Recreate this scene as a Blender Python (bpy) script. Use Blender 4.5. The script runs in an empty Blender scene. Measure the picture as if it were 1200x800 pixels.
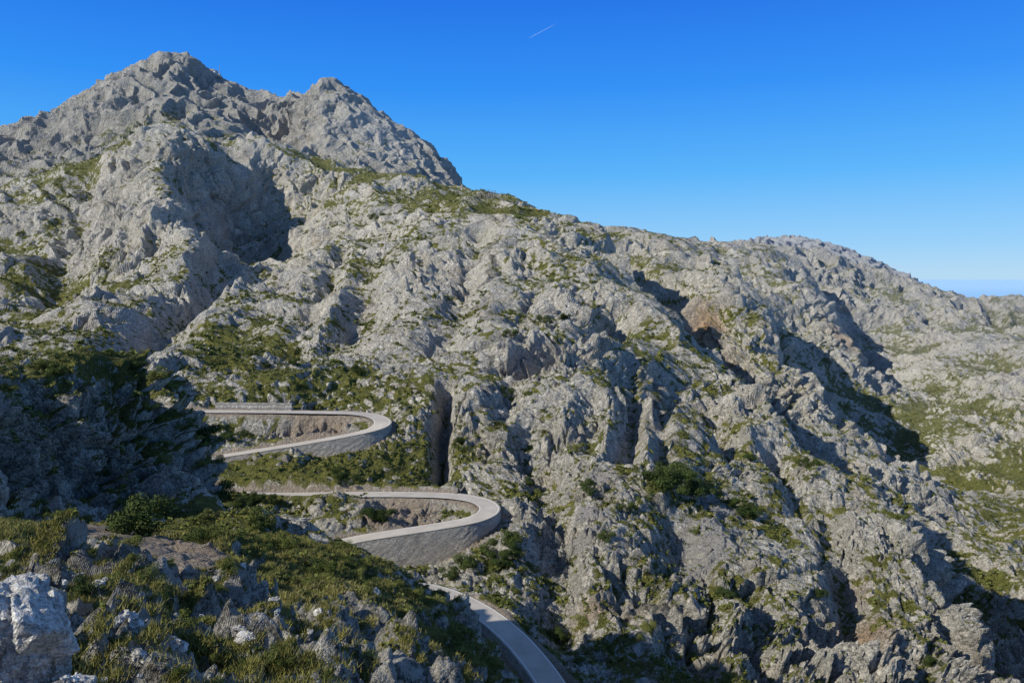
import bpy, math, time
import numpy as np
from mathutils import Vector
T0=time.time()
rng=np.random.default_rng(7)
scene=bpy.context.scene
scene.view_settings.view_transform='Standard'
scene.view_settings.look='None'
scene.view_settings.exposure=0

# ------------------------------------------------------------------ camera
F=933.0; PITCH=math.atan(78/F); CP,SP=math.cos(PITCH),math.sin(PITCH)
cam=bpy.data.cameras.new("camera"); cam.lens=28; cam.sensor_width=36
cam.clip_start=0.1; cam.clip_end=150000
co=bpy.data.objects.new("camera",cam); scene.collection.objects.link(co)
co.location=(0,0,0); co.rotation_euler=(math.pi/2-PITCH,0,0); scene.camera=co

def W(px,py,d):
    """bearing + distance of a surveyed point -> world metres (camera at origin)"""
    a=(px-600)/F; b=(400-py)/F; k=d/(CP+b*SP)
    return np.array([a*k,d,(-SP+b*CP)*k])
def proj(P):
    x,y,z=P[...,0],P[...,1],P[...,2]
    f=y*CP-z*SP; u=y*SP+z*CP
    f=np.where(f>0.1,f,0.1)
    return 600+F*x/f, 400-F*u/f

# ------------------------------------------------------------------ noise
perm=rng.permutation(256).astype(np.int32)
G=rng.normal(size=(256,3)).astype(np.float32); G/=np.linalg.norm(G,axis=1)[:,None]
JT=rng.random((256,3)).astype(np.float32)
RV=rng.random(256).astype(np.float32)
def _perlin(p):
    i=np.floor(p); f=(p-i).astype(np.float32); i=i.astype(np.int32)&255
    u=f*f*f*(f*(f*6-15)+10)
    out=0
    for dx in (0,1):
        hx=perm[(i[:,0]+dx)&255]; wx=u[:,0] if dx else 1-u[:,0]
        for dy in (0,1):
            hy=perm[(hx+i[:,1]+dy)&255]; wy=u[:,1] if dy else 1-u[:,1]
            for dz in (0,1):
                h=perm[(hy+i[:,2]+dz)&255]; wz=u[:,2] if dz else 1-u[:,2]
                g=G[h]
                d=g[:,0]*(f[:,0]-dx)+g[:,1]*(f[:,1]-dy)+g[:,2]*(f[:,2]-dz)
                out=out+d*wx*wy*wz
    return out*1.5
def _worley(p):
    b=np.floor(p-0.5); f=(p-b).astype(np.float32); b=b.astype(np.int32)
    n=len(p); F1=np.full(n,9,np.float32); F2=np.full(n,9,np.float32); idn=np.zeros(n,np.float32); tilt=np.zeros(n,np.float32)
    for dx in (0,1):
        hx=perm[(b[:,0]+dx)&255]
        for dy in (0,1):
            hy=perm[(hx+b[:,1]+dy)&255]
            for dz in (0,1):
                h=perm[(hy+b[:,2]+dz)&255]; j=JT[h]*0.5+0.25
                ex=f[:,0]-dx-j[:,0]; ey=f[:,1]-dy-j[:,1]; ez=f[:,2]-dz-j[:,2]
                d=np.sqrt(ex*ex+ey*ey+ez*ez); g=G[h]
                m=d<F1
                F2=np.where(m,F1,np.minimum(F2,d)); idn=np.where(m,RV[h],idn); tilt=np.where(m,ex*g[:,0]+ey*g[:,1]+ez*g[:,2],tilt); F1=np.where(m,d,F1)
    return F1,F2,idn,tilt
def chunk(fn,p,nout=1,c=250000):
    res=[fn(p[k:k+c]) for k in range(0,len(p),c)]
    if nout==1: return np.concatenate(res)
    return [np.concatenate([r[m] for r in res]) for m in range(nout)]
def perlin(p): return chunk(_perlin,p)
ROT=np.linalg.qr(np.random.default_rng(3).normal(size=(3,3)))[0]
def worley(p): return chunk(_worley,p@ROT,4)
def sm(a,b,x):
    t=np.clip((x-a)/(b-a),0,1); return t*t*(3-2*t)

# ------------------------------------------------------------------ control survey of the relief
C=[]
def add(px,py,d):
    x,y,z=W(px,py,d); r=math.hypot(x,y); C.append((math.atan2(x,y),math.log(r),z/r))
def addA(azd,t,r): C.append((math.radians(azd),math.log(r),t))
def line(pts,back=None,n=3):
    for a,b in zip(pts[:-1],pts[1:]):
        for k in range(n):
            s=k/n; p=[a[j]*(1-s)+b[j]*s for j in range(3)]
            add(*p)
            if back: add(p[0]+back[2],p[1]+back[0],p[2]*back[1])
    add(*pts[-1])
line([(-60,205,2200),(0,172,2200),(35,155,2200),(60,143,2200),(90,122,2200),(130,95,2200),(160,78,2200),(185,69,2200),(208,58,2200),(222,66,2200),(244,98,2200),
      (262,96,2200),(280,112,2180),(300,124,2150),(322,119,2100),(346,139,2080),(364,94,2050),(382,91,2050),(410,109,2050),(440,130,2050),
      (470,150,2050),(500,170,2050),(524,188,2050),(541,216,2050),(560,262,2050)],back=(45,1.22,0),n=2)
line([(363,112,1990),(375,150,1900),(392,185,1820)],n=2)
line([(326,142,2110),(334,170,2040),(346,194,1900)],n=2)
for p in [(60,190,1700),(130,150,1700),(190,120,1780),(150,110,1950),(250,130,1850),(290,150,1850),(440,160,1930),(470,185,1900),(510,200,1930),
          (0,215,1500),(100,185,1400),(300,185,1350),(350,195,1350),(400,208,1400),(450,218,1400),(500,228,1350),(550,250,1400)]: add(*p)
line([(120,172,960),(165,156,935),(215,150,925),(255,156,960),(290,168,1010),(335,180,1020),(400,194,1040),(450,204,1000),(500,215,970),(540,225,940),(600,236,850),(650,252,780),(700,272,700)],back=(14,1.12,0),n=2)
# big bulging crag with a deep hollow on its right side
line([(212,158,895),(202,175,860),(192,215,780),(197,265,680),(218,325,570)],n=3)
line([(140,195,890),(132,250,770),(135,315,610)],n=2)
line([(250,180,945),(287,200,985),(315,218,990),(340,236,980)],n=2)
line([(234,235,925),(264,242,930),(294,257,925),(324,276,900)],n=2)
line([(240,300,780),(268,312,760),(296,324,740)],n=2)
line([(364,208,990),(380,245,915),(360,290,790),(322,344,610)],n=2)
# crest falling toward the gorge
line([(700,268,700),(735,322,590),(780,372,520),(830,402,450),(880,443,390),(930,495,330),(985,535,290),(1030,583,255),(1080,640,228),(1115,700,205),(1140,765,188),(1165,830,172)],n=2)
line([(748,370,700),(800,450,620),(860,495,540),(915,550,470),(975,605,400),(1040,675,330),(1105,735,280),(1150,800,240),(1180,860,215)],n=2)
# second ridge
line([(720,277,980),(745,271,950),(790,281,900),(835,300,830),(870,333,750),(905,375,670),(935,416,610),(962,466,550),(985,522,500),(1010,580,440)],n=2)
line([(770,305,1080),(850,335,980),(905,394,850),(945,444,780),(990,510,700),(1025,570,620)],n=2)
line([(745,300,790),(775,330,720),(812,358,660),(850,392,600),(885,435,540)],n=2)
# third ridge
line([(800,290,1300),(850,281,1500),(900,287,1500),(950,299,1450),(1000,316,1400),(1050,333,1400),(1100,342,1400),(1160,342,1400),(1200,354,1350),(1260,372,1300),(1350,392,1300)],back=(34,1.2,0),n=2)
line([(925,305,1200),(955,330,1100),(980,375,1000),(990,425,930)],n=2)
line([(985,365,1230),(1005,410,1140),(1015,455,1020)],n=2)
for p in [(1060,365,1250),(1060,420,1080),(1050,480,900),(1050,540,760),(1100,580,620),(1100,500,800),(1100,420,1030),(1100,370,1250),(1150,360,1290),(1200,375,1230),
          (1150,540,720),(1150,470,860),(1150,400,1080),(1200,560,640),(1200,480,800),(1200,410,1020),(1280,560,640),(1280,460,840),
          (1150,590,520),(1190,610,460),(1130,640,400),(1160,700,320),(1190,760,260),(1200,800,225),(1260,760,250),(1260,640,420),
          (1100,610,460),(1260,850,190),(1350,800,220),(1350,640,420),(1350,520,700)]: add(*p)
line([(800,312,4200),(860,297,4200),(895,285,4200),(915,281,4200),(940,283,4200),(965,288,4200),(985,295,4200),(1010,305,4200),(1040,318,4200),(1070,328,4200),(1100,340,4200),(1130,364,4200)],back=(30,1.2,0),n=1)
for px in (800,900,1000,1100,1200,1300): add(px,378,2400)
for px in (1160,1200,1250,1300,1400): add(px,392,4200); add(px,400,3200)
COL={
-60:[(800,9),(700,13),(640,30),(600,50),(590,66),(520,70),(468,73),(448,86),(520,132),(440,300),(360,500),(295,750),(240,1100)],
0:[(810,9),(720,14),(665,30),(612,55),(590,71),(515,75),(462,79),(441,92),(540,136),(440,280),(410,340),(350,500),(290,750),(235,1050)],
60:[(810,9.3),(720,16),(665,34),(612,62),(590,78),(515,82),(452,86),(431,100),(545,142),(430,290),(390,370),(330,540),(270,760),(212,1050)],
120:[(810,9.6),(725,18),(668,38),(616,68),(592,84),(515,88),(446,92),(424,106),(555,150),(440,270),(405,340),(350,480),(178,1250)],
180:[(810,10),(730,20),(675,40),(620,70),(590,87),(520,93),(454,98),(434,110),(570,156),(500,240),(440,300),(395,370),(345,500)],
225:[(812,10.5),(735,22),(680,42),(625,70),(588,88),(545,97),(482,106),(580,155),(505,245),(470,268),(445,300),(395,370),(350,490)],
300:[(815,12),(745,24),(690,42),(638,60),(592,80),(680,115),(640,170),(574,214),(556,224),(497,250),(472,268),(448,290),(400,350),(355,470)],
350:[(817,13),(755,26),(702,44),(650,62),(611,80),(700,120),(650,175),(600,203),(566,218),(549,228),(497,252),(470,270),(440,295),(400,350),(350,460),(300,620)],
400:[(820,14),(765,27),(715,44),(674,60),(641,76),(720,125),(655,178),(603,203),(560,222),(535,232),(492,255),(470,272),(435,300),(405,340),(350,440),(290,620),(225,900)],
460:[(825,15),(775,28),(730,46),(692,60),(662,74),(745,120),(684,172),(605,202),(562,222),(530,235),(500,252),(460,280),(420,330),(350,430),(290,590),(235,860)],
490:[(828,16),(785,31),(743,48),(705,61),(675,72),(760,116),(690,168)],
520:[(832,17),(796,34),(762,50),(732,62),(704,71),(775,112),(697,164),(604,203),(560,222),(520,238),(470,272),(410,330),(340,450),(280,610),(240,820)],
570:[(855,20),(825,40),(790,54),(757,68),(820,108),(712,158),(655,178),(640,185),(560,224),(510,245),(460,280),(400,345),(340,450),(280,620)],
610:[(875,25),(850,45),(812,60),(890,100),(742,150),(690,166),(640,186),(595,210),(540,236),(480,270),(425,320),(350,440),(290,590)],
660:[(930,25),(910,50),(895,80),(865,112),(770,143),(710,160),(650,182),(590,212),(530,240),(470,275),(435,300),(400,315),(350,420),(300,560)],
720:[(950,25),(930,60),(860,115),(790,138),(720,158),(650,184),(580,214),(510,248),(450,285),(400,340),(350,450)],
780:[(970,25),(950,60),(870,115),(790,140),(720,162),(640,190),(580,216),(520,250),(460,310),(415,400)],
850:[(980,25),(960,60),(880,115),(800,143),(720,168),(640,198),(570,232),(510,290),(460,350)],
920:[(1000,25),(970,60),(890,115),(800,147),(720,176),(640,208),(570,250),(530,280)],
1000:[(1020,25),(980,60),(900,115),(810,155),(730,182),(660,212),(600,245)],
1080:[(1040,25),(1000,60),(910,120),(820,160),(740,188)],
1200:[(1060,25),(1000,60),(930,120),(860,170)],
1320:[(1080,25),(1000,60),(950,120),(880,170)],
}
for px,l in COL.items():
    for py,d in l: add(px,py,d)
for azd,prof in {-45:[(3,-.62),(12,-.38),(25,-.31),(45,-.28),(75,-.24),(105,-.15),(135,-.22),(200,-.22),(400,-.12),(800,.0),(1400,.10),(2200,.12),(3000,.05)],
                 -60:[(3,-.6),(10,-.30),(20,-.18),(40,-.04),(70,-.02),(110,-.12),(200,-.16),(400,-.10),(900,.02),(2200,.12),(3500,.0)],
                 -80:[(3,-.55),(10,-.28),(20,-.08),(40,.14),(70,.12),(120,.0),(250,-.06),(900,.04),(2500,.08),(4000,0)],  # unseen rise left of view, added to cast shade on the foreground
                 -105:[(3,-.5),(10,-.28),(20,-.10),(40,.10),(90,.06),(250,-.02),(900,.04),(2500,.05),(4000,0)],
                 50:[(3,-.6),(25,-.85),(60,-.7),(120,-.6),(250,-.35),(600,-.2),(1300,-.08),(2500,-.1)],
                 70:[(3,-.6),(25,-.85),(60,-.7),(120,-.6),(250,-.35),(600,-.2),(1300,-.08),(2500,-.1)]}.items():
    for r,t in prof: addA(azd,t,r)
for azd in range(-105,75,10):
    addA(azd,-.62 if azd<5 else -.7,3)
    addA(azd,-.60,1.5); addA(azd,-.125,5600); addA(azd,-.13,9500)
    if azd<-5: addA(azd,-.02,3600)
C=np.array(C)
keep=[]
for k in range(len(C)):
    if all(np.hypot(C[k,0]-C[j,0],C[k,1]-C[j,1])>0.012 for j in keep): keep.append(k)
C=C[keep]; n=len(C)
EXPO=1.25
D=np.hypot(C[:,None,0]-C[None,:,0],C[:,None,1]-C[None,:,1])
A=np.zeros((n+3,n+3)); A[:n,:n]=D**EXPO; Pm=np.c_[np.ones(n),C[:,:2]]
A[:n,n:]=Pm; A[n:,:n]=Pm.T
A[:n,:n]-=np.eye(n)*1e-3
sol=np.linalg.solve(A,np.r_[C[:,2],0,0,0]); wts=sol[:n].astype(np.float32); pol=sol[n:]
AZ0,AZ1=math.radians(-102),math.radians(68); V0,V1=math.log(2.2),math.log(9000)
NA,NV=700,760
ga=np.linspace(AZ0,AZ1,NA); gv=np.linspace(V0,V1,NV)
GT=np.zeros((NA,NV),np.float32)
cx=C[:,0].astype(np.float32); cv=C[:,1].astype(np.float32)
for i0 in range(0,NA,20):
    aa=ga[i0:i0+20].astype(np.float32)
    d2=(aa[:,None,None]-cx)**2+(gv.astype(np.float32)[None,:,None]-cv)**2
    GT[i0:i0+20]=(d2**(EXPO/2))@wts+(pol[0]+pol[1]*aa[:,None]+pol[2]*gv[None,:])
GTp=GT.copy(); GTp[1:-1]=.25*GT[:-2]+.5*GT[1:-1]+.25*GT[2:]; GT=GTp.copy(); GT[:,1:-1]=.25*GTp[:,:-2]+.5*GTp[:,1:-1]+.25*GTp[:,2:]
def cub(f):
    return ((1-f)**3/6,(3*f**3-6*f*f+4)/6,(-3*f**3+3*f*f+3*f+1)/6,f**3/6)
def base_t(az,v):
    x=np.clip((az-AZ0)/(AZ1-AZ0)*(NA-1),1,NA-2.001); y=np.clip((v-V0)/(V1-V0)*(NV-1),1,NV-2.001)
    i=x.astype(int); j=y.astype(int); wx=cub(x-i); wy=cub(y-j); out=0
    for a in range(4):
        for b in range(4): out=out+GT[np.minimum(i+a-1,NA-1),np.minimum(j+b-1,NV-1)]*wx[a]*wy[b]
    return out
print("rbf",n,time.time()-T0)

# ------------------------------------------------------------------ roads
def spline(pts,step=1.0):
    P=np.array([W(*p) for p in pts]); out=[]
    Q=np.vstack([2*P[0]-P[1],P,2*P[-1]-P[-2]])
    for k in range(1,len(Q)-2):
        L=np.linalg.norm(Q[k+1]-Q[k]); m=max(2,int(L/step))
        for s in np.arange(m)/m:
            a,b,c,d=Q[k-1],Q[k],Q[k+1],Q[k+2]
            out.append(0.5*((2*b)+(-a+c)*s+(2*a-5*b+4*c-d)*s*s+(-a+3*b-3*c+d)*s**3))
    out.append(P[-1]); return np.array(out)
road_pts=[(60,488,256),(150,484,258),(210,482,260),(300,482,261),(376,483,262),(416,484,261),(440,488,257.5),(449,495,251),(437,503,246),(396,512,243),(350,520,241),(300,528,239),(240,538,236),
 (205,550,230),(188,562,223),(215,573,217),(270,578,215.5),(330,580,216),(400,579,216.5),(480,579,216.5),(532,581,215),(564,587,210.5),(574,597,203.5),(556,608,197.5),(508,617,194),(450,626,191),(410,633,189.5),
 (372,645,185),(350,660,177),(368,676,169),(430,684,166),(505,690,165),(558,712,158),(596,740,150),(624,770,142),(647,802,134),(670,844,125),(690,892,116)]
R=spline(road_pts)
for _ in range(6): R[1:-1]=0.25*R[:-2]+0.5*R[1:-1]+0.25*R[2:]
tg=np.gradient(R,axis=0); tg[:,2]=0; tg/=np.linalg.norm(tg,axis=1)[:,None]
LFT=np.c_[-tg[:,1],tg[:,0],np.zeros(len(R))]
sR=np.r_[0,np.cumsum(np.linalg.norm(np.diff(R,axis=0),axis=1))]
def near_s(px,py,d): 
    p=W(px,py,d); return int(np.argmin(np.linalg.norm(R-p,axis=1)))
def prof(keys):
    ks=np.array([near_s(*k[0]) for k in keys],float); hs=[k[1] for k in keys]
    return int(ks[0]),int(ks[-1]),np.interp(np.arange(len(R)),ks,hs,left=0,right=0)
wa0,wa1,Ha=prof([((416,484,261),.6),((449,495,251),2.2),((427,505,245),5.2),((390,514,243),5),((350,520,241),4),((300,528,239),2.2),((225,543,233),1.0)])
wb0,wb1,Hb=prof([((532,581,215),.6),((564,587,210.5),1.4),((574,597,203.5),2.6),((556,608,197.5),4.6),((508,617,194),8.6),((470,623,192),8.2),((410,633,189.5),2)])
wc0,wc1,Hc=prof([((505,690,165),1),((596,740,150),2.5),((682,872,119),2.5)])
HL=Ha+Hb; HRt=Hc

# ------------------------------------------------------------------ terrain grid
azc=np.concatenate([np.linspace(math.radians(-100),math.radians(-36),110,endpoint=False),
                    np.linspace(math.radians(-36),math.radians(36),1420,endpoint=False),
                    np.linspace(math.radians(36),math.radians(65),60)])
NC=len(azc); NR=2300
vv=np.linspace(V0,V1,1100)
tt=base_t(azc[:,None]+0*vv[None,:],vv[None,:]+0*azc[:,None])
ds=np.abs(np.diff(tt,axis=1))*1.0+np.diff(vv)[None,:]*0.26
hid=(tt<np.maximum.accumulate(tt,axis=1)-.03)[:,1:]
ds*=np.where(hid,.3,1)
ds*=np.where(vv[:-1]<math.log(8),.35,1)[None,:]*np.where(vv[:-1]>math.log(4800),.3,1)[None,:]
KW=41
for _ in range(2):
    pad=np.pad(ds,((KW//2,KW//2),(0,0)),mode='edge')
    cs=np.cumsum(pad,axis=0); cs=np.vstack([np.zeros((1,cs.shape[1])),cs]); ds=(cs[KW:]-cs[:-KW])/KW
cum=np.c_[np.zeros(NC),np.cumsum(ds,axis=1)]; cum/=cum[:,-1:]
q=np.linspace(0,1,NR)
VV=np.array([np.interp(q,cum[c],vv) for c in range(NC)])
AA=np.repeat(azc[:,None],NR,1)
TT=base_t(AA,VV); RR=np.exp(VV)
X=RR*np.sin(AA); Y=RR*np.cos(AA); Z=TT*RR
def grid_normal(P):
    du=np.gradient(P,axis=0); dv=np.gradient(P,axis=1)
    N=np.cross(dv,du); N/=np.linalg.norm(N,axis=2)[:,:,None]+1e-9
    if N[...,2].mean()<0: N=-N
    return N
xf,yf=X.ravel(),Y.ravel(); carve=np.zeros(len(xf),np.float32)
def segd(pts):
    q_=[W(*p)[:2] for p in pts]; dm=np.full(len(xf),1e9,np.float32)
    for a,b in zip(q_[:-1],q_[1:]):
        ab=b-a; t_=np.clip(((xf-a[0])*ab[0]+(yf-a[1])*ab[1])/(ab@ab),0,1)
        dm=np.minimum(dm,np.hypot(xf-a[0]-t_*ab[0],yf-a[1]-t_*ab[1]))
    return dm
for pts,dep,wid in [
 ([(515,548,231),(519,490,262),(524,450,292)],13,3),
 ([(732,535,238),(742,460,278),(735,400,335)],9,5),
 ([(778,540,238),(772,480,272),(770,440,305)],8,4),
 ([(600,432,312),(650,418,330),(700,385,365),(725,350,430)],16,8),
 ([(850,530,270),(842,470,325)],7,5),
 ([(935,610,235),(905,540,285)],7,5),
 ([(100,430,300),(150,400,345),(215,355,470),(265,335,600)],18,14),
 ([(60,350,500),(80,290,700),(110,225,900)],22,20),
 ([(272,212,980),(290,250,950),(277,300,815)],46,46),
 ([(1005,720,182),(985,640,215),(960,590,240)],7,5),
 ([(660,720,156),(655,640,187),(640,560,225),(620,500,260)],7,6),
 ([(820,760,150),(815,680,178),(800,600,208)],6,6),
 ([(900,790,147),(890,700,178)],6,5),
 ([(400,395,350),(430,330,480),(440,270,680)],10,12),
 ([(520,400,345),(545,330,470),(560,280,640)],9,10),
 ([(330,410,335),(370,350,450),(400,290,620)],9,10),
 ([(590,500,262),(600,450,295)],6,5),
 ([(690,520,243),(695,460,276)],5,5),
 ([(706,287,780),(732,326,700),(765,370,625)],72,20),
 ([(732,330,690),(765,375,620),(800,420,560),(850,460,490),(905,515,420),(960,570,360),(1020,620,310)],52,19),
 ([(850,332,820),(886,372,755),(916,412,680),(943,456,618),(970,506,560)],38,12),
 ([(985,350,1150),(1000,400,1080),(1010,440,1000)],50,24)]:
    carve=np.maximum(carve,dep*np.exp(-(segd(pts)/wid)**2))
for pts,hgt_,wid in [([(207,175,860),(194,215,800),(196,262,700),(207,310,600)],17,26),([(745,330,600),(790,378,525),(835,408,455)],13,9),([(850,315,790),(885,350,735),(915,392,655),(945,440,590)],9,9),([(704,276,698),(720,300,640),(738,328,590)],20,13)]:
    carve-=hgt_*np.exp(-(segd(pts)/wid)**2)
Z=Z-carve.reshape(Z.shape)
dist=np.full(X.shape,99.,np.float32); near=np.zeros(X.shape,np.int32)
bx0,bx1=R[:,0].min()-16,R[:,0].max()+16; by0,by1=R[:,1].min()-16,R[:,1].max()+16
m=(X>bx0)&(X<bx1)&(Y>by0)&(Y<by1); idx=np.flatnonzero(m.ravel())
xs=X.ravel()[idx].astype(np.float32); ys=Y.ravel()[idx].astype(np.float32)
rx=R[:,0].astype(np.float32); ry=R[:,1].astype(np.float32)
dd=np.empty(len(idx),np.float32); nn=np.empty(len(idx),np.int32)
for c in range(0,len(idx),20000):
    d2=(xs[c:c+20000,None]-rx)**2+(ys[c:c+20000,None]-ry)**2
    a=d2.argmin(1); nn[c:c+20000]=a; dd[c:c+20000]=np.sqrt(d2[np.arange(len(a)),a])
dist.ravel()[idx]=dd; near.ravel()[idx]=nn
rz=R[near,2]; side=((X-R[near,0])*LFT[near,0]+(Y-R[near,1])*LFT[near,1])
Hs=np.where(side>0,HL[near],HRt[near]); iswall=Hs>0.3
cap=rz-Hs+0.3+np.clip(dist-7,0,99)*0.9
Zb=np.where(iswall&(dist<16),np.minimum(Z,cap),Z)
Zb=np.where((~iswall)&(dist<20),np.clip(Zb,rz-0.3-np.clip(dist-3.2,0,99)*0.9,rz+0.3+np.clip(dist-3.2,0,99)*1.3),Zb)
wr=np.where(iswall,3.3,4.6)
w=sm(0,1,(dist-2.2)/(wr-2.2))
Zn=(rz-0.3)*(1-w)+Zb*w
Z=np.where(dist<20,Zn,Z)
droad=sm(3.0,8,dist)
P=np.stack([X,Y,Z],-1)
N0=grid_normal(np.stack([X,Y,TT*RR],-1))
sp_r=np.linalg.norm(np.gradient(P,axis=1),axis=2); sp_a=np.linalg.norm(np.gradient(P,axis=0),axis=2)
spc=np.maximum(sp_r,sp_a).ravel()
print("grid",P.shape,time.time()-T0)
shape=X.shape; Pf=P.reshape(-1,3); Nf=N0.reshape(-1,3); rf=RR.ravel()
def blob(px,py,d,rad): 
    p=W(px,py,d); return np.exp(-((Pf[:,0]-p[0])**2+(Pf[:,1]-p[1])**2)/rad**2)
def oct_w(lam,r): return sm(2.2,6.0,r/lam)*sm(1.6,4.5,lam/spc)
wp=Pf.copy()
for lam,amp in ((45,10),(11,2.6),(3,.6)):
    o=np.stack([perlin(Pf/lam+17.3),perlin(Pf/lam+71.1),perlin(Pf/lam+5.7)],1); wp+=o*amp*oct_w(lam,rf)[:,None]
rockn=perlin(wp*np.array([1/70,1/70,1/90])+3.1)+0.6*perlin(wp/22+9.2)
slope0=1-Nf[:,2]
rocky=sm(-0.6,0.2,rockn+ (slope0-0.3)*1.6)
disp=np.zeros(len(Pf),np.float32)
vs=np.array([1,1,0.8])
farx=(1+1.4*sm(1150,1700,rf))*(.40+.60*sm(70,150,rf))
vfar=1+.9*sm(2800,3800,rf)
for lam,amp in ((230,16),(110,12),(52,8)):
    nz_=perlin(wp*vs/lam+lam); disp+=(0.45-np.abs(nz_)*1.9)*amp*oct_w(lam,rf)*(farx if lam<100 else 1)*vfar
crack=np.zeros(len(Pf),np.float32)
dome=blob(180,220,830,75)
for lam,amp,off in ((36,5.0,0),(15,4.2,31),(6.5,3.3,63),(2.8,2.2,12),(1.2,1.05,44),(.5,.4,23)):
    W_=oct_w(lam,rf)*farx; F1,F2,idn,tl=worley(wp*vs/lam+off)
    bw=np.clip(3.0*spc/lam,.09,1.2)
    e=np.clip((F2-F1)/np.maximum(.26,bw),0,1)
    e2=sm(0,1,(F2-F1)/bw)
    lump=(tl*1.5+(idn-0.5)*0.9)*e2+ (e-1)*0.5
    disp+=lump*amp*W_*(0.25+0.75*rocky)*(1+.5*dome)
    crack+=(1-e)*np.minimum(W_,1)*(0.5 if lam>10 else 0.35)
for lam,amp in ((20,2.0),(8,1.5),(3.3,1.0),(1.4,.5),(.6,.2)):
    nz_=perlin(wp*vs/lam+lam*7); disp+=(np.abs(nz_)*1.7-.45)*amp*oct_w(lam,rf)*farx*(0.35+.65*rocky)
pathd=segd([(-40,600,60),(30,604,62),(60,612,61),(110,628,58),(150,640,55),(185,654,50),(215,668,46)])
disp*=(0.04+0.96*droad.ravel())*(1-.8*np.exp(-(pathd/3.0)**2))
disp*=sm(2.0,8,rf)*(1-.75*blob(440,145,1960,140))*(1-.7*blob(290,556,224,17))
Pd=Pf+Nf*disp[:,None]
c2=(dist.ravel()<3.2); Pd[c2,2]=np.minimum(Pd[c2,2],R[near.ravel()[c2],2]-0.12)
Pg=Pd.reshape(shape+(3,)); NF=grid_normal(Pg); nzf=NF[...,2].ravel()
print("disp",time.time()-T0)
vn=0.22*perlin(Pf/60+2.2)+0.32*perlin(Pf/19+8.2)+0.6*perlin(Pf/6+1.2)+0.6*perlin(Pf/2.2+4.4)
pxg,pyg=proj(Pg)
tf=(Pg[...,2]/np.hypot(Pg[...,0],Pg[...,1]))
vis=(tf>=np.maximum.accumulate(tf,axis=1)-2e-3)
inview=(pxg>-10)&(pxg<1210)&(pyg>-10)&(pyg<815)&(Pg[...,1]>1)
veg=1.0*(nzf-0.62)+vn-0.4*(rocky-0.5)-.2*np.clip(disp/5,-1,1)
veg+=np.where(rf<120,.20,0)-.35*sm(1750,2050,rf)
for b in [(350,445,290,38,.55),(300,560,220,18,.5),(400,545,230,22,.6),(420,200,1000,120,.4),(560,250,820,110,.35),(1100,560,660,110,.5),(1050,480,900,100,.3),(1120,500,780,130,.2),
          (120,170,1600,220,.35),(300,175,1500,160,.3),(1160,690,330,50,.5),(880,770,155,30,.3),(1000,800,155,25,.3),(60,240,1000,160,.4),(60,330,600,70,.3),(280,690,45,22,.2),(450,720,55,18,.25),(60,442,94,14,.7),(190,442,106,10,.7),(500,400,350,60,-.35),(480,330,480,70,-.3)]:
    veg+=b[4]*blob(*b[:4])
th=np.quantile(veg[(vis&inview).ravel()],.60); print("veg thr",th)
veg=sm(-.35,0.35,veg-th)
dirt=np.exp(-np.clip(dist.ravel()-3,0,99)/1.6)*0.8
for b in [(470,602,205,12,.9),(370,492,252,14,.9)]:
    dirt=np.maximum(dirt,b[4]*blob(*b[:4]))
dirt=np.maximum(dirt,1.2*np.exp(-(pathd/4.0)**2))
scree=np.zeros(len(Pf),np.float32)
for b in [(830,600,205,9,1.),(842,575,225,7,.9),(818,620,195,6,.8),(695,600,205,5,.9),(700,570,222,4,.8),(685,625,195,4,.8),(1120,700,260,10,.6)]:
    scree=np.maximum(scree,b[4]*blob(*b[:4]))
dn=perlin(Pf/4+3)+.5*perlin(Pf/1.5)
dirt=sm(0.25,0.6,dirt+dn*0.25); scree=sm(.3,.6,scree+dn*.3)
veg=veg*(1-0.9*np.maximum(dirt,scree))
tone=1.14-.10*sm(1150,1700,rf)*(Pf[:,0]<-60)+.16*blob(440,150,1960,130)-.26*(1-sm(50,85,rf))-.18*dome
ochre=np.zeros(len(Pf),np.float32)
for b in [(822,345,640,18,1),(815,375,600,14,1),(625,425,315,9,.8),(1010,700,188,7,.9),(985,660,205,6,.8),(930,415,600,14,.8),(985,390,980,18,.7),(700,690,165,5,.6)]:
    ochre=np.maximum(ochre,b[4]*blob(*b[:4]))
print("masks",time.time()-T0)

# ------------------------------------------------------------------ material helpers
def newmat(name):
    m=bpy.data.materials.new(name); m.use_nodes=True; nt=m.node_tree
    b=nt.nodes['Principled BSDF']; b.inputs['Roughness'].default_value=0.9
    if 'Specular IOR Level' in b.inputs: b.inputs['Specular IOR Level'].default_value=0.15
    return m,nt,b
def N_(nt,t,**k):
    nd=nt.nodes.new(t)
    for a,v in k.items(): setattr(nd,a,v)
    return nd
def ramp(nt,src,stops):
    r=N_(nt,'ShaderNodeValToRGB'); e=r.color_ramp.elements
    while len(e)<len(stops): e.new(0.5)
    for x,(p,c) in zip(e,stops): x.position=p; x.color=(*c,1) if len(c)==3 else c
    nt.links.new(src,r.inputs[0]); return r.outputs[0]
def noise(nt,vec,scale,detail=6,rough=.6):
    x=N_(nt,'ShaderNodeTexNoise'); x.inputs['Scale'].default_value=scale; x.inputs['Detail'].default_value=detail; x.inputs['Roughness'].default_value=rough
    nt.links.new(vec,x.inputs['Vector']); return x.outputs['Fac']
def mix(nt,f,a,b,bt='MIX'):
    x=N_(nt,'ShaderNodeMix',data_type='RGBA',blend_type=bt)
    for s,v in ((x.inputs[0],f),(x.inputs[6],a),(x.inputs[7],b)):
        if hasattr(v,'is_output'): nt.links.new(v,s)
        elif isinstance(v,(int,float)): s.default_value=v
        else: s.default_value=(*v,1)
    return x.outputs[2]
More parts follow.
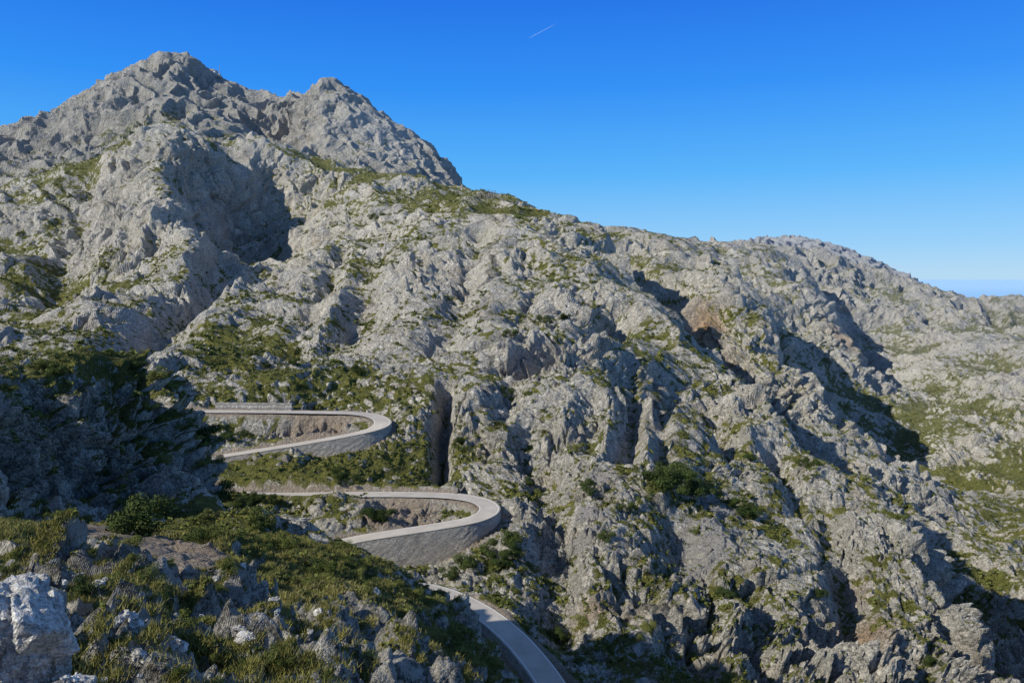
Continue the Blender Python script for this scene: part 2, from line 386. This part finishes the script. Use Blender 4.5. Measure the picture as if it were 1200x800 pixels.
def math_(nt,op,a,b=None,clamp=False):
    x=N_(nt,'ShaderNodeMath',operation=op,use_clamp=clamp)
    for s,v in zip(x.inputs,(a,b)):
        if v is None: continue
        if hasattr(v,'is_output'): nt.links.new(v,s)
        else: s.default_value=v
    return x.outputs[0]

def terrain_material():
    m,nt,b=newmat("limestone_and_scrub")
    pos=N_(nt,'ShaderNodeNewGeometry').outputs['Position']
    at=lambda n_: N_(nt,'ShaderNodeAttribute',attribute_name=n_).outputs['Fac']
    av=at('veg'); ad=at('dirt'); ac=at('crack'); ah=at('haze'); ato=at('tone'); ao=at('ochre'); asc=at('scree'); afr=at('far')
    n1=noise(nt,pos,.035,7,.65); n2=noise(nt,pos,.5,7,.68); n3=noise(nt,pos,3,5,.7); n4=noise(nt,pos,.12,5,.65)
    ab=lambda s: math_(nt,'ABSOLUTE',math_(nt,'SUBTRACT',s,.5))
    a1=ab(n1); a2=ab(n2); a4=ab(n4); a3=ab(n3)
    rock=ramp(nt,noise(nt,pos,.9,5,.65),[(.3,(.42,.39,.335)),(.42,(.63,.59,.505)),(.56,(.79,.74,.64)),(.72,(.87,.82,.715))])
    rock=mix(nt,math_(nt,'MULTIPLY',ramp(nt,n1,[(.54,(0,0,0)),(.70,(1,1,1))]),.45),rock,(.62,.48,.335))
    rock=mix(nt,math_(nt,'MULTIPLY',ramp(nt,n4,[(.52,(0,0,0)),(.66,(1,1,1))]),.4),rock,(.33,.32,.295))
    rock=mix(nt,math_(nt,'MULTIPLY',ao,.75),rock,(.56,.31,.14))
    rock=mix(nt,ramp(nt,n3,[(.34,(.65,)*3),(.46,(0,)*3)]),rock,(.20,.185,.155))
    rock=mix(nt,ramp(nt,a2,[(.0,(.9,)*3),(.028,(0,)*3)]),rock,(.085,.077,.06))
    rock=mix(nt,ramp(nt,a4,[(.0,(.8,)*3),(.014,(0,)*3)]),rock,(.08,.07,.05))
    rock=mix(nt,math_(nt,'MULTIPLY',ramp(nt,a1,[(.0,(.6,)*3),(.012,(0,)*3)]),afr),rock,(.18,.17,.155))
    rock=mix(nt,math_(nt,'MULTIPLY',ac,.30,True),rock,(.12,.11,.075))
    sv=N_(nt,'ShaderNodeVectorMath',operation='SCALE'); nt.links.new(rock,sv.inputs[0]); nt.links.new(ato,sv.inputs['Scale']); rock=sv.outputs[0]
    grass=ramp(nt,n2,[(.3,(.065,.07,.016)),(.45,(.165,.165,.037)),(.6,(.30,.28,.074)),(.78,(.41,.375,.145))])
    grass=mix(nt,ramp(nt,n4,[(.42,(.5,)*3),(.58,(0,)*3)]),grass,(.085,.105,.024))
    grass=mix(nt,ramp(nt,n3,[(.38,(.75,)*3),(.5,(0,)*3)]),grass,(.035,.045,.012))
    vm=math_(nt,'ADD',av,math_(nt,'MULTIPLY',math_(nt,'SUBTRACT',n3,.5),2.8)); vm=math_(nt,'ADD',vm,math_(nt,'MULTIPLY',math_(nt,'SUBTRACT',n2,.5),2.4))
    vm=ramp(nt,vm,[(.51,(0,)*3),(.57,(1,)*3)])
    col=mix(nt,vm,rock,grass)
    dcol=ramp(nt,n3,[(.3,(.24,.185,.135)),(.5,(.42,.34,.255)),(.7,(.54,.46,.37))])
    col=mix(nt,ad,col,dcol)
    scol=ramp(nt,n3,[(.3,(.26,.25,.225)),(.5,(.42,.40,.365)),(.7,(.56,.535,.49))])
    col=mix(nt,asc,col,scol)
    col=mix(nt,ah,col,(.27,.30,.35))  # aerial haze painted into the base colour, stronger with distance
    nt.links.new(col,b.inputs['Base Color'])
    bp=N_(nt,'ShaderNodeBump'); bp.inputs['Strength'].default_value=1; bp.inputs['Distance'].default_value=.85
    h=math_(nt,'ADD',math_(nt,'MULTIPLY',math_(nt,'MINIMUM',a2,.12),4.8),math_(nt,'MULTIPLY',math_(nt,'MINIMUM',a3,.15),1.2))
    h=math_(nt,'ADD',h,math_(nt,'MULTIPLY',math_(nt,'MINIMUM',a4,.12),9))
    h=math_(nt,'ADD',h,math_(nt,'MULTIPLY',n2,.9))
    h=math_(nt,'ADD',h,math_(nt,'MULTIPLY',math_(nt,'MULTIPLY',math_(nt,'MINIMUM',a1,.14),30),afr))
    h=math_(nt,'ADD',h,math_(nt,'MULTIPLY',math_(nt,'MULTIPLY',math_(nt,'MINIMUM',a4,.14),8),afr))
    nt.links.new(h,bp.inputs['Height']); nt.links.new(bp.outputs[0],b.inputs['Normal'])
    return m
MT=terrain_material()

def make_mesh(name,verts,faces,mat,smooth=False,uv=None,attrs=None):
    me=bpy.data.meshes.new(name); verts=np.asarray(verts,np.float32); faces=np.asarray(faces,np.int32)
    me.vertices.add(len(verts)); me.vertices.foreach_set('co',verts.ravel())
    me.loops.add(faces.size); me.loops.foreach_set('vertex_index',faces.ravel())
    me.polygons.add(len(faces)); me.polygons.foreach_set('loop_start',np.arange(0,faces.size,faces.shape[1],dtype=np.int32))
    if uv is not None:
        l=me.uv_layers.new(name="uv"); l.data.foreach_set('uv',np.asarray(uv,np.float32)[faces.ravel()].ravel())
    if attrs:
        for k_,v_ in attrs.items():
            a=me.attributes.new(k_,'FLOAT','POINT'); a.data.foreach_set('value',np.ascontiguousarray(v_,np.float32))
    me.update(calc_edges=True)
    me.polygons.foreach_set('use_smooth',np.full(len(faces),smooth))
    me.materials.append(mat)
    return me
def obj(name,me,label=None,category=None,kind=None,group=None,loc=None):
    o=bpy.data.objects.new(name,me); scene.collection.objects.link(o)
    if label: o['label']=label
    if category: o['category']=category
    if kind: o['kind']=kind
    if group: o['group']=group
    if loc is not None: o.location=loc
    return o

rowband=[("hillside_ground",0,125,"shaded rocky hillside with scrub and scree","hillside"),
         ("mountain_slope",125,1180,"sunlit grey limestone mountainside with scrub and gullies","mountain"),
         ("mountain_peak",1180,2900,"bare craggy grey limestone mountain peaks","mountain"),
         ("distant_mountain",2900,1e9,"hazy distant rocky mountain ridge","mountain")]
vid=np.arange(NC*NR,dtype=np.int32).reshape(NC,NR)
quads=np.stack([vid[:-1,:-1],vid[1:,:-1],vid[1:,1:],vid[:-1,1:]],-1).reshape(-1,4)
rq=rf[quads[:,0]]
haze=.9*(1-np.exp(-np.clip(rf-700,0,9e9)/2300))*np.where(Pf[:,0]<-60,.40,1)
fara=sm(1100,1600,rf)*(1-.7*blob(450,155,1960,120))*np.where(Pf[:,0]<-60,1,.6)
Pd32=Pd.astype(np.float32)
lut=np.zeros(NC*NR,np.int32)
for nm,r0,r1,lb,cat in rowband:
    qd=quads[(rq>=r0)&(rq<r1)]; used=np.zeros(NC*NR,bool); used[qd.ravel()]=True; u=np.flatnonzero(used); lut[u]=np.arange(len(u)); inv=lut[qd]
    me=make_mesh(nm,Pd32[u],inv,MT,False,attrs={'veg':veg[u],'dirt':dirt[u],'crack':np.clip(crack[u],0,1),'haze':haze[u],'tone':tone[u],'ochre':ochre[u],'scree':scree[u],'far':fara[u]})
    obj(nm,me,lb,cat,'structure')
print("terrain mesh",time.time()-T0)

# ------------------------------------------------------------------ sea
m,nt,b=newmat("sea_water"); b.inputs['Roughness'].default_value=.7
pos=N_(nt,'ShaderNodeNewGeometry').outputs['Position']
sx=N_(nt,'ShaderNodeSeparateXYZ'); nt.links.new(pos,sx.inputs[0])
c=ramp(nt,math_(nt,'MULTIPLY',sx.outputs[1],1/60000),[(.06,(.18,.38,.62)),(.2,(.28,.52,.78)),(.6,(.42,.66,.86))]); nt.links.new(c,b.inputs['Base Color'])  # paler with distance: horizon haze painted into the water colour
S=90000
me=make_mesh("sea",[(-S,-3000,-560),(S,-3000,-560),(S,S,-560),(-S,S,-560)],[(0,1,2,3)],m); obj("sea",me,"calm blue sea reaching the horizon","sea","structure")

# ------------------------------------------------------------------ road, markings, walls
def ribbon(P0,off0,off1,dz,i0=0,i1=None):
    i1=len(P0) if i1 is None else i1
    a=P0[i0:i1]+LFT[i0:i1]*off0; c=P0[i0:i1]+LFT[i0:i1]*off1; a=a.copy(); c=c.copy(); a[:,2]+=dz; c[:,2]+=dz
    n_=len(a); V=np.empty((2*n_,3)); V[0::2]=a; V[1::2]=c
    Fc=np.array([(2*k_,2*k_+1,2*k_+3,2*k_+2) for k_ in range(n_-1)]); return V,Fc
m,nt,b=newmat("sun_bleached_asphalt"); pos=N_(nt,'ShaderNodeNewGeometry').outputs['Position']
n1=noise(nt,pos,.25,5,.6); n2=noise(nt,pos,6,4,.6)
c=ramp(nt,n1,[(.3,(.42,.375,.31)),(.7,(.56,.505,.43))]); c=mix(nt,math_(nt,'MULTIPLY',n2,.3),c,(.31,.28,.24)); nt.links.new(c,b.inputs['Base Color'])
V,Fc=ribbon(R,-2.6,2.6,0); 
me=make_mesh("road",V,Fc[:,::-1],m,True); obj("road",me,"narrow winding grey asphalt mountain road","road","structure")
mp,nt,b=newmat("worn_white_paint"); b.inputs['Base Color'].default_value=(.80,.77,.71,1)
V1_,F1_=ribbon(R,2.34,2.50,.006); V2_,F2_=ribbon(R,-2.50,-2.34,.006)
me=make_mesh("road_marking",np.vstack([V1_,V2_]),np.vstack([F1_,F2_+len(V1_)])[:,::-1],mp); obj("road_marking",me,"worn white edge lines painted on asphalt","road marking","structure")

def masonry(name,c0,c1,c2,sc=1.0):
    m,nt,b=newmat(name); uv=N_(nt,'ShaderNodeUVMap',uv_map='uv').outputs[0]
    br=N_(nt,'ShaderNodeTexBrick'); br.inputs['Scale'].default_value=1/sc; br.inputs['Mortar Size'].default_value=.035
    br.inputs['Brick Width'].default_value=.55; br.inputs['Row Height'].default_value=.32; br.offset=.5
    wn=N_(nt,'ShaderNodeTexNoise'); wn.inputs['Scale'].default_value=1.6; nt.links.new(uv,wn.inputs['Vector'])
    va=N_(nt,'ShaderNodeVectorMath',operation='MULTIPLY_ADD'); va.inputs[1].default_value=(.4,.3,0); nt.links.new(wn.outputs['Color'],va.inputs[0]); nt.links.new(uv,va.inputs[2])
    nt.links.new(va.outputs[0],br.inputs['Vector'])
    br.inputs['Color1'].default_value=(*c0,1); br.inputs['Color2'].default_value=(*c1,1); br.inputs['Mortar'].default_value=(*c2,1)
    n_=noise(nt,uv,.3,7,.7); col=mix(nt,ramp(nt,n_,[(.38,(.6,)*3),(.56,(0,)*3)]),br.outputs[0],(.30,.28,.235))
    n2_=noise(nt,uv,2.5,5,.7); col=mix(nt,ramp(nt,n2_,[(.38,(.7,)*3),(.50,(0,)*3)]),col,(.18,.165,.14))
    nt.links.new(col,b.inputs['Base Color'])
    bp=N_(nt,'ShaderNodeBump'); bp.inputs['Distance'].default_value=.15
    nt.links.new(math_(nt,'SUBTRACT',math_(nt,'MULTIPLY',n2_,1.5),br.outputs['Fac']),bp.inputs['Height']); nt.links.new(bp.outputs[0],b.inputs['Normal'])
    return m
MW=masonry("rubble_masonry",(.74,.69,.60),(.46,.43,.375),(.22,.20,.17))
MC=masonry("coping_stone",(.60,.555,.48),(.50,.46,.395),(.32,.30,.25))
def wall(name,i0,i1,H,sgn,label,o0=2.63,wd=.3,top=.10):
    q_=R[i0:i1+1]; L=LFT[i0:i1+1]*sgn; s=sR[i0:i1+1]; h=H[i0:i1+1]
    def row(off,z): 
        a=q_+L*(off[:,None] if hasattr(off,'__len__') else off); a=a.copy(); a[:,2]+=z; return a
    ct=.12
    rows=[row(o0,-.4),row(o0,top-ct),row(o0+wd,top-ct)]
    n_=len(q_); NB_=9
    for t_ in range(1,NB_+1):
        f_=t_/NB_; rows.append(row(o0+wd+(h+1.5)*.08*f_+rng.uniform(-.06,.06,n_),-(h+1.5)*f_))
    V=np.vstack(rows); UV=np.vstack([np.c_[s,np.full(n_,0.)],np.c_[s,np.full(n_,.6)],np.c_[s,np.full(n_,1.)]]+[np.c_[s,1+(h+1.5)*t_/NB_] for t_ in range(1,NB_+1)])
    Fc=[]
    for k_ in range(len(rows)-1):
        for j in range(n_-1): Fc.append((k_*n_+j,k_*n_+j+1,(k_+1)*n_+j+1,(k_+1)*n_+j))
    Fc=np.array(Fc)
    if sgn<0: Fc=Fc[:,::-1]
    o=obj(name,None,label,"retaining wall")
    me=make_mesh("masonry_face",V,Fc,MW,False,uv=UV); b_=bpy.data.objects.new("masonry_face",me); scene.collection.objects.link(b_); b_.parent=o
    rows=[row(o0-.025,top-ct+.003),row(o0-.025,top),row(o0+wd+.05,top),row(o0+wd+.05,top-ct+.003)]
    V=np.vstack(rows); UV=np.vstack([np.c_[s,np.full(n_,t_)] for t_ in (0,.15,.7,.85)]); Fc=[]
    for k_ in range(3):
        for j in range(n_-1): Fc.append((k_*n_+j,k_*n_+j+1,(k_+1)*n_+j+1,(k_+1)*n_+j))
    me=make_mesh("coping",V,np.array(Fc),MC,False,uv=UV); b_=bpy.data.objects.new("coping",me); scene.collection.objects.link(b_); b_.parent=o
wall("retaining_wall",wa0,wa1,Ha,1,"tall curved grey stone wall carrying the upper hairpin bend")
wall("retaining_wall",wb0,wb1,Hb,1,"high grey masonry wall under the lower hairpin bend")
wall("retaining_wall",wc0,wc1,Hc,-1,"low stone parapet wall along the descending road")
i0,i1=near_s(250,482,260.5),near_s(340,482,261.5)
Hz=np.full(len(R),.6)
wall("stone_wall",min(i0,i1),max(i0,i1),Hz,1,"short dark stone wall beside the mountain road",o0=3.6,wd=.6,top=2.3)

# ------------------------------------------------------------------ shrubs
def foliage_mat(name,c0,c1,c2):
    m,nt,b=newmat(name); pos=N_(nt,'ShaderNodeNewGeometry').outputs['Position']
    r=N_(nt,'ShaderNodeObjectInfo').outputs['Random']; n1=noise(nt,pos,.8,3,.6); n2=noise(nt,pos,.07,3,.6)
    f=math_(nt,'ADD',math_(nt,'MULTIPLY',n1,.6),math_(nt,'MULTIPLY',n2,.6)); f=math_(nt,'ADD',f,math_(nt,'MULTIPLY',r,.25))
    c=ramp(nt,f,[(.45,c0),(.65,c1),(.9,c2)]); nt.links.new(c,b.inputs['Base Color']); return m
MF=foliage_mat("scrub_foliage",(.045,.064,.014),(.09,.112,.027),(.19,.195,.055))
MFD=foliage_mat("dense_bush_foliage",(.022,.036,.010),(.04,.06,.016),(.07,.095,.025))
def leafcloud(nleaf,lsz,seed,lobes=7):
    g=np.random.default_rng(seed)
    cen=g.normal(size=(lobes,3))*[.42,.42,.2]+[0,0,.42]; rad=g.uniform(.28,.5,lobes)
    k_=g.integers(0,lobes,nleaf); d=g.normal(size=(nleaf,3)); d/=np.linalg.norm(d,axis=1)[:,None]
    p=cen[k_]+d*rad[k_][:,None]*g.uniform(.55,1.08,nleaf)[:,None]*[1,1,.85]
    p[:,2]=np.abs(p[:,2])
    nrm=d+g.normal(size=(nleaf,3))*.5; nrm/=np.linalg.norm(nrm,axis=1)[:,None]
    a=np.cross(nrm,g.normal(size=(nleaf,3))); a/=np.linalg.norm(a,axis=1)[:,None]; c=np.cross(nrm,a)
    s=(lsz*g.uniform(.6,1.4,nleaf))[:,None]
    V=np.stack([p-a*s-c*s*.5,p+a*s*.3-c*s*.7,p+a*s+c*s*.4,p-a*s*.4+c*s*.7],1).reshape(-1,3)
    return V,np.arange(nleaf*4).reshape(-1,4)
near_meshes=[]; bush_meshes=[]
for k_ in range(12):
    V,Fc=leafcloud(2600 if k_<8 else 4200,.034,100+k_,9)
    st=[];sf=[]
    g=np.random.default_rng(k_)
    for j in range(6):
        a=g.normal(size=3)*[.3,.3,0]+[0,0,.6]; b0=len(st)
        st+= [np.array([-.02,0,-.12]),np.array([.02,0,-.12]),a+[.006,0,0],a-[.006,0,0]]; sf.append((b0,b0+1,b0+2,b0+3))
    V=np.vstack([V,np.array(st)]); sf=np.array(sf)+len(Fc)*4
    (near_meshes if k_<8 else bush_meshes).append(make_mesh("shrub",V,np.vstack([Fc,sf]),MF if k_<8 else MFD))
ok=(vis&inview).ravel()&(veg>.02)&(dist.ravel()>4.5)&(rf<1250)&(rf>7)&(nzf>.3)&(dirt<.5)
Pu=np.linalg.norm(np.cross(np.gradient(Pg,axis=0),np.gradient(Pg,axis=1)),axis=2).ravel()
dens=perlin(Pf/14+55)+.6*perlin(Pf/5+5)
wgt=np.where(ok,Pu*sm(-.8,.6,dens)*(.4+veg)*np.clip(150/rf,0,3.5)**1.0,0); wgt/=wgt.sum()
NB=44000
cand=np.unique(rng.choice(len(wgt),NB,p=wgt,replace=True))
sz=rng.lognormal(-.65,.5,len(cand))*np.where(rf[cand]<120,.18+.0055*rf[cand],.9)*np.where(rf[cand]>350,1.5,1)
sz=np.clip(sz,.12,3.2)
app=sz/rf[cand]; order=np.argsort(-app); top=order[:222]; rest=order[222:]
def put_shrub(p,s,label="small dark green mediterranean shrub on limestone",ms=None):
    ms=ms or near_meshes
    o=obj("shrub",ms[int(rng.integers(len(ms)))],label,"shrub",None,"shrubs scattered over the rocky slopes")
    o.location=p-np.array([0,0,.08*s]); o.scale=(s*rng.uniform(.85,1.2),s*rng.uniform(.85,1.2),s*rng.uniform(.7,1.0)); o.rotation_euler=(0,0,rng.uniform(0,6.28)); return o
for k_ in top: put_shrub(Pd[cand[k_]],float(sz[k_]))
visidx=np.flatnonzero((vis&inview).ravel()); pv=np.c_[pxg.ravel()[visidx],pyg.ravel()[visidx]]
def pick(px,py):
    k_=np.argmin((pv[:,0]-px)**2+(pv[:,1]-py)**2); return visidx[k_]
for px,py,s in [(165,628,2.4),(447,612,3.6),(433,606,3.0),(458,606,2.6),(782,575,5.6),(808,580,5.2),(770,565,4.6),(798,562,5.4),(785,556,4.6),(870,606,4.4),(860,596,3.6),(880,600,3.0),(545,668,3.6),(575,650,3.0),(597,640,3.6),(602,655,3.2),(590,665,3),
                (690,580,3.0),(945,548,3.2),(440,258,7),(240,520,3),(265,515,2.6),(285,512,2.),(710,632,2.6),(735,600,2.6),(655,750,2.4),(530,678,2.6),(620,570,2.6),(258,590,3.0),(280,589,2.8),(302,588,2.6),(320,590,2.2),
                (395,560,2.6),(405,568,2.4),(590,465,2.8),(640,380,4),(660,375,3.4),(120,560,1.6),(70,442,1.6),(160,434,1.5),(200,448,1.5),(100,700,.7),(880,540,3),(600,395,3.4),(540,520,2.6),(500,560,2.4),(345,428,3),(420,440,3.2),(310,432,3),(1090,780,2.6),(960,700,2.6),(850,700,2.4)]:
    q_=pick(px,py); o=put_shrub(Pd[q_]+np.array([0,0,.2*s]),s,"large rounded dark green bush on a rocky slope",bush_meshes)
FV=[leafcloud(26,.26,300+k_,4) for k_ in range(6)]
Vs=[];Fs=[];base=0
for k_ in rest:
    v,f=FV[int(k_)%6]; th_=rng.uniform(0,6.28); c_,s_=math.cos(th_),math.sin(th_); s=sz[k_]
    vr=np.c_[v[:,0]*c_-v[:,1]*s_,v[:,0]*s_+v[:,1]*c_,v[:,2]*.85]*s+Pd[cand[k_]]-[0,0,.1*s]
    Vs.append(vr); Fs.append(f+base); base+=len(v)
me=make_mesh("scrub",np.vstack(Vs),np.vstack(Fs),MF); obj("scrub",me,"low dark green scrub covering the limestone mountainside","scrub","stuff")
print("shrubs",time.time()-T0)

MG=foliage_mat("dry_grass",(.12,.12,.03),(.23,.215,.065),(.36,.32,.13))
okg=(vis&inview).ravel()&(veg>.4)&(rf<75)&(rf>5)
wg=np.where(okg,Pu*np.clip(20/rf,0,2)**1.5,0); wg/=wg.sum(); gi=rng.choice(len(wg),9000,p=wg)
nb=14; n_=len(gi)
base_=Pd[gi][:,None,:]+rng.normal(size=(n_,nb,3))*[.09,.09,0]-[0,0,.04]
hgt=rng.uniform(.08,.26,(n_,nb,1))*np.clip(.5+rf[gi]/60,0.5,1.4)[:,None,None]
tip=base_+np.concatenate([rng.normal(size=(n_,nb,2))*.45,np.ones((n_,nb,1))],2)*hgt
sd=rng.normal(size=(n_,nb,3))*[1,1,0]; sd/=np.linalg.norm(sd,axis=2)[:,:,None]; sd*=(.005+.00035*rf[gi])[:,None,None]
V=np.stack([base_-sd,base_+sd,tip],2).reshape(-1,3)
me=make_mesh("dry_grass",V,np.arange(len(V)).reshape(-1,3),MG); obj("dry_grass",me,"dry yellow green grass tufts between rocks","grass","stuff")

# ------------------------------------------------------------------ boulders
m,nt,b=newmat("limestone_boulder"); tc=N_(nt,'ShaderNodeNewGeometry').outputs['Position']
n1=noise(nt,tc,2.2,8,.65); n2=noise(nt,tc,14,6,.7); n5=noise(nt,tc,5,6,.65)
c=ramp(nt,n1,[(.3,(.46,.445,.415)),(.5,(.70,.68,.63)),(.7,(.82,.80,.74))]); c=mix(nt,ramp(nt,n2,[(.35,(.6,)*3),(.5,(0,)*3)]),c,(.32,.31,.285))
a5=math_(nt,'ABSOLUTE',math_(nt,'SUBTRACT',n5,.5)); c=mix(nt,ramp(nt,a5,[(0,(.8,)*3),(.025,(0,)*3)]),c,(.14,.13,.115)); nt.links.new(c,b.inputs['Base Color'])
bp=N_(nt,'ShaderNodeBump'); bp.inputs['Distance'].default_value=.06; bp.inputs['Strength'].default_value=.9
nt.links.new(math_(nt,'ADD',math_(nt,'MULTIPLY',math_(nt,'MINIMUM',a5,.1),5),math_(nt,'MULTIPLY',n2,.3)),bp.inputs['Height']); nt.links.new(bp.outputs[0],b.inputs['Normal']); MB=m
import bmesh
bm=bmesh.new(); bmesh.ops.create_icosphere(bm,subdivisions=6,radius=1); IV=np.array([v.co[:] for v in bm.verts]); IF=np.array([[v.index for v in f.verts] for f in bm.faces]); bm.free()
def boulder_mesh(seed):
    g=np.random.default_rng(seed+50); npl=12
    nn=g.normal(size=(npl,3)); nn/=np.linalg.norm(nn,axis=1)[:,None]; dk=g.uniform(.62,1.0,npl)
    dots=IV@nn.T; rr=np.where(dots>.12,dk/np.maximum(dots,.12),9).min(1); rr=np.clip(rr,.4,1.25)
    p=IV*rr[:,None]*[1.2,.9,.85]; o=seed*13.7
    F1,F2,idn,tl=worley(p*[1.6,1.6,1.1]+o); d=-.06*sm(.08,0,F2-F1)+((idn-.5)*.18+tl*.22)*sm(0,.08,F2-F1)
    F1,F2,idn,tl=worley(p*[4,4,2.6]+o); d+=((idn-.5)*.06+tl*.07)*sm(0,.12,F2-F1)-.03*sm(.1,0,F2-F1)
    d+=.04*perlin(p*4+o)+.02*perlin(p*9+o)+.015*perlin(p*20+o)
    return make_mesh("boulder",p+IV*d[:,None],IF,MB,False)
bms=[boulder_mesh(k_) for k_ in range(6)]
bl=[(2,806,.72,"large pale grey fluted limestone boulder"),(80,806,.18,None),(290,750,.28,"sunlit upright limestone boulder among grass"),(150,730,.24,None),(205,755,.18,None),
      (118,690,.3,None),(70,688,.25,None),(35,700,.2,None),(165,770,.14,None)]
for _ in range(26):
    bl.append((float(rng.uniform(0,460)),float(rng.uniform(660,798)),0,None))
for j,(px,py,s,lb) in enumerate(bl):
    q_=pick(px,py)
    if s==0:
        if rf[q_]>60: continue
        s=float(rng.uniform(.003,.007)*rf[q_])
    o=obj("boulder",bms[(j+1)%6],lb or "rough grey limestone boulder on the slope","boulder",None,"limestone boulders on the hillside")
    o.location=Pd[q_]+np.array([0,0,(.7 if j==0 else .1)*s]); o.scale=(s,s,s*(1.15 if j==0 else rng.uniform(.7,1.1))); o.rotation_euler=(rng.uniform(-.3,.3),rng.uniform(-.3,.3),rng.uniform(0,6.28))

# ------------------------------------------------------------------ summit station (domes and mast on the saddle)
mwht,nt,b=newmat("weathered_white_shell"); b.inputs['Base Color'].default_value=(.62,.61,.58,1)
mgry,nt,b=newmat("weathered_concrete"); b.inputs['Base Color'].default_value=(.34,.33,.31,1)
def bm_mesh(name,fn,mat):
    bm=bmesh.new(); fn(bm); me=bpy.data.meshes.new(name); bm.to_mesh(me); bm.free(); me.materials.append(mat); return me
q_=pick(255,90); base_p=Pd[q_]
st=obj("radar_station",None,"small pale radar station on a mountain summit","radar station",loc=base_p)
def child(name,me,loc,par):
    o=bpy.data.objects.new(name,me); scene.collection.objects.link(o); o.parent=par; o.location=loc; return o
def f_build(bm):
    bmesh.ops.create_cube(bm,size=1); bmesh.ops.scale(bm,vec=(22,9,9),verts=bm.verts); bmesh.ops.bevel(bm,geom=list(bm.edges),offset=.4,segments=1)
child("building",bm_mesh("building",f_build,mgry),(0,0,3),st)
def f_dome(bm): bmesh.ops.create_uvsphere(bm,u_segments=20,v_segments=12,radius=5)
child("radome",bm_mesh("radome",f_dome,mwht),(-5,0,11),st)
def f_mast(bm): bmesh.ops.create_cone(bm,segments=8,radius1=1.5,radius2=.5,depth=28,cap_ends=True)
child("mast",bm_mesh("mast",f_mast,mgry),(9,0,18),st)

# ------------------------------------------------------------------ contrail
m,nt,b=newmat("ice_crystal_cloud"); b.inputs['Base Color'].default_value=(.45,.55,.70,1)
a=W(620,45,20000); c_=W(652,28,20000); V=[];Fc=[]
nseg=14
for k_ in range(nseg+1):
    s=k_/nseg; p=a*(1-s)+c_*s; rad=4*math.sin(math.pi*min(1,s*.9+.1))+1.0
    for j in range(8):
        th_=j*math.pi/4; V.append(p+np.array([0,math.cos(th_)*rad,math.sin(th_)*rad]))
for k_ in range(nseg):
    for j in range(8): Fc.append((k_*8+j,k_*8+(j+1)%8,(k_+1)*8+(j+1)%8,(k_+1)*8+j))
me=make_mesh("contrail",V,Fc,m,True); obj("contrail",me,"short thin white aircraft trail in blue sky","contrail")

# ------------------------------------------------------------------ light
Sd=Vector((-.75,-.39,.55)).normalized()
sun=bpy.data.lights.new("sun",'SUN'); sun.energy=5; sun.angle=math.radians(.5); sun.color=(1,.955,.85)
so=bpy.data.objects.new("sun",sun); scene.collection.objects.link(so); so.rotation_euler=Sd.to_track_quat('Z','Y').to_euler(); so.location=(-50,-20,80)
wd=bpy.data.worlds.new("World"); scene.world=wd; wd.use_nodes=True; nt=wd.node_tree
bg=nt.nodes['Background']; sk=nt.nodes.new('ShaderNodeTexSky'); sk.sky_type='NISHITA'; sk.sun_disc=False
sk.sun_elevation=math.asin(Sd.z); sk.sun_rotation=math.atan2(Sd.x,Sd.y); sk.altitude=600; sk.air_density=1.0; sk.dust_density=.3; sk.ozone_density=1.5
tc=nt.nodes.new('ShaderNodeTexCoord'); sep=nt.nodes.new('ShaderNodeSeparateXYZ'); nt.links.new(tc.outputs['Generated'],sep.inputs[0])
gr=ramp(nt,sep.outputs[2],[(0,(.40,.68,.95)),(.035,(.26,.60,.98)),(.12,(.07,.45,1.0)),(.22,(.01,.28,.98)),(.33,(.0,.16,.85)),(.5,(.07,.18,.48)),(1.0,(.13,.20,.36))])
vm=nt.nodes.new('ShaderNodeVectorMath'); vm.operation='SCALE'; vm.inputs['Scale'].default_value=10; nt.links.new(gr,vm.inputs[0])
mx=mix(nt,.87,sk.outputs[0],vm.outputs[0]); nt.links.new(mx,bg.inputs['Color'])
bg.inputs['Strength'].default_value=.1
print("done",time.time()-T0)
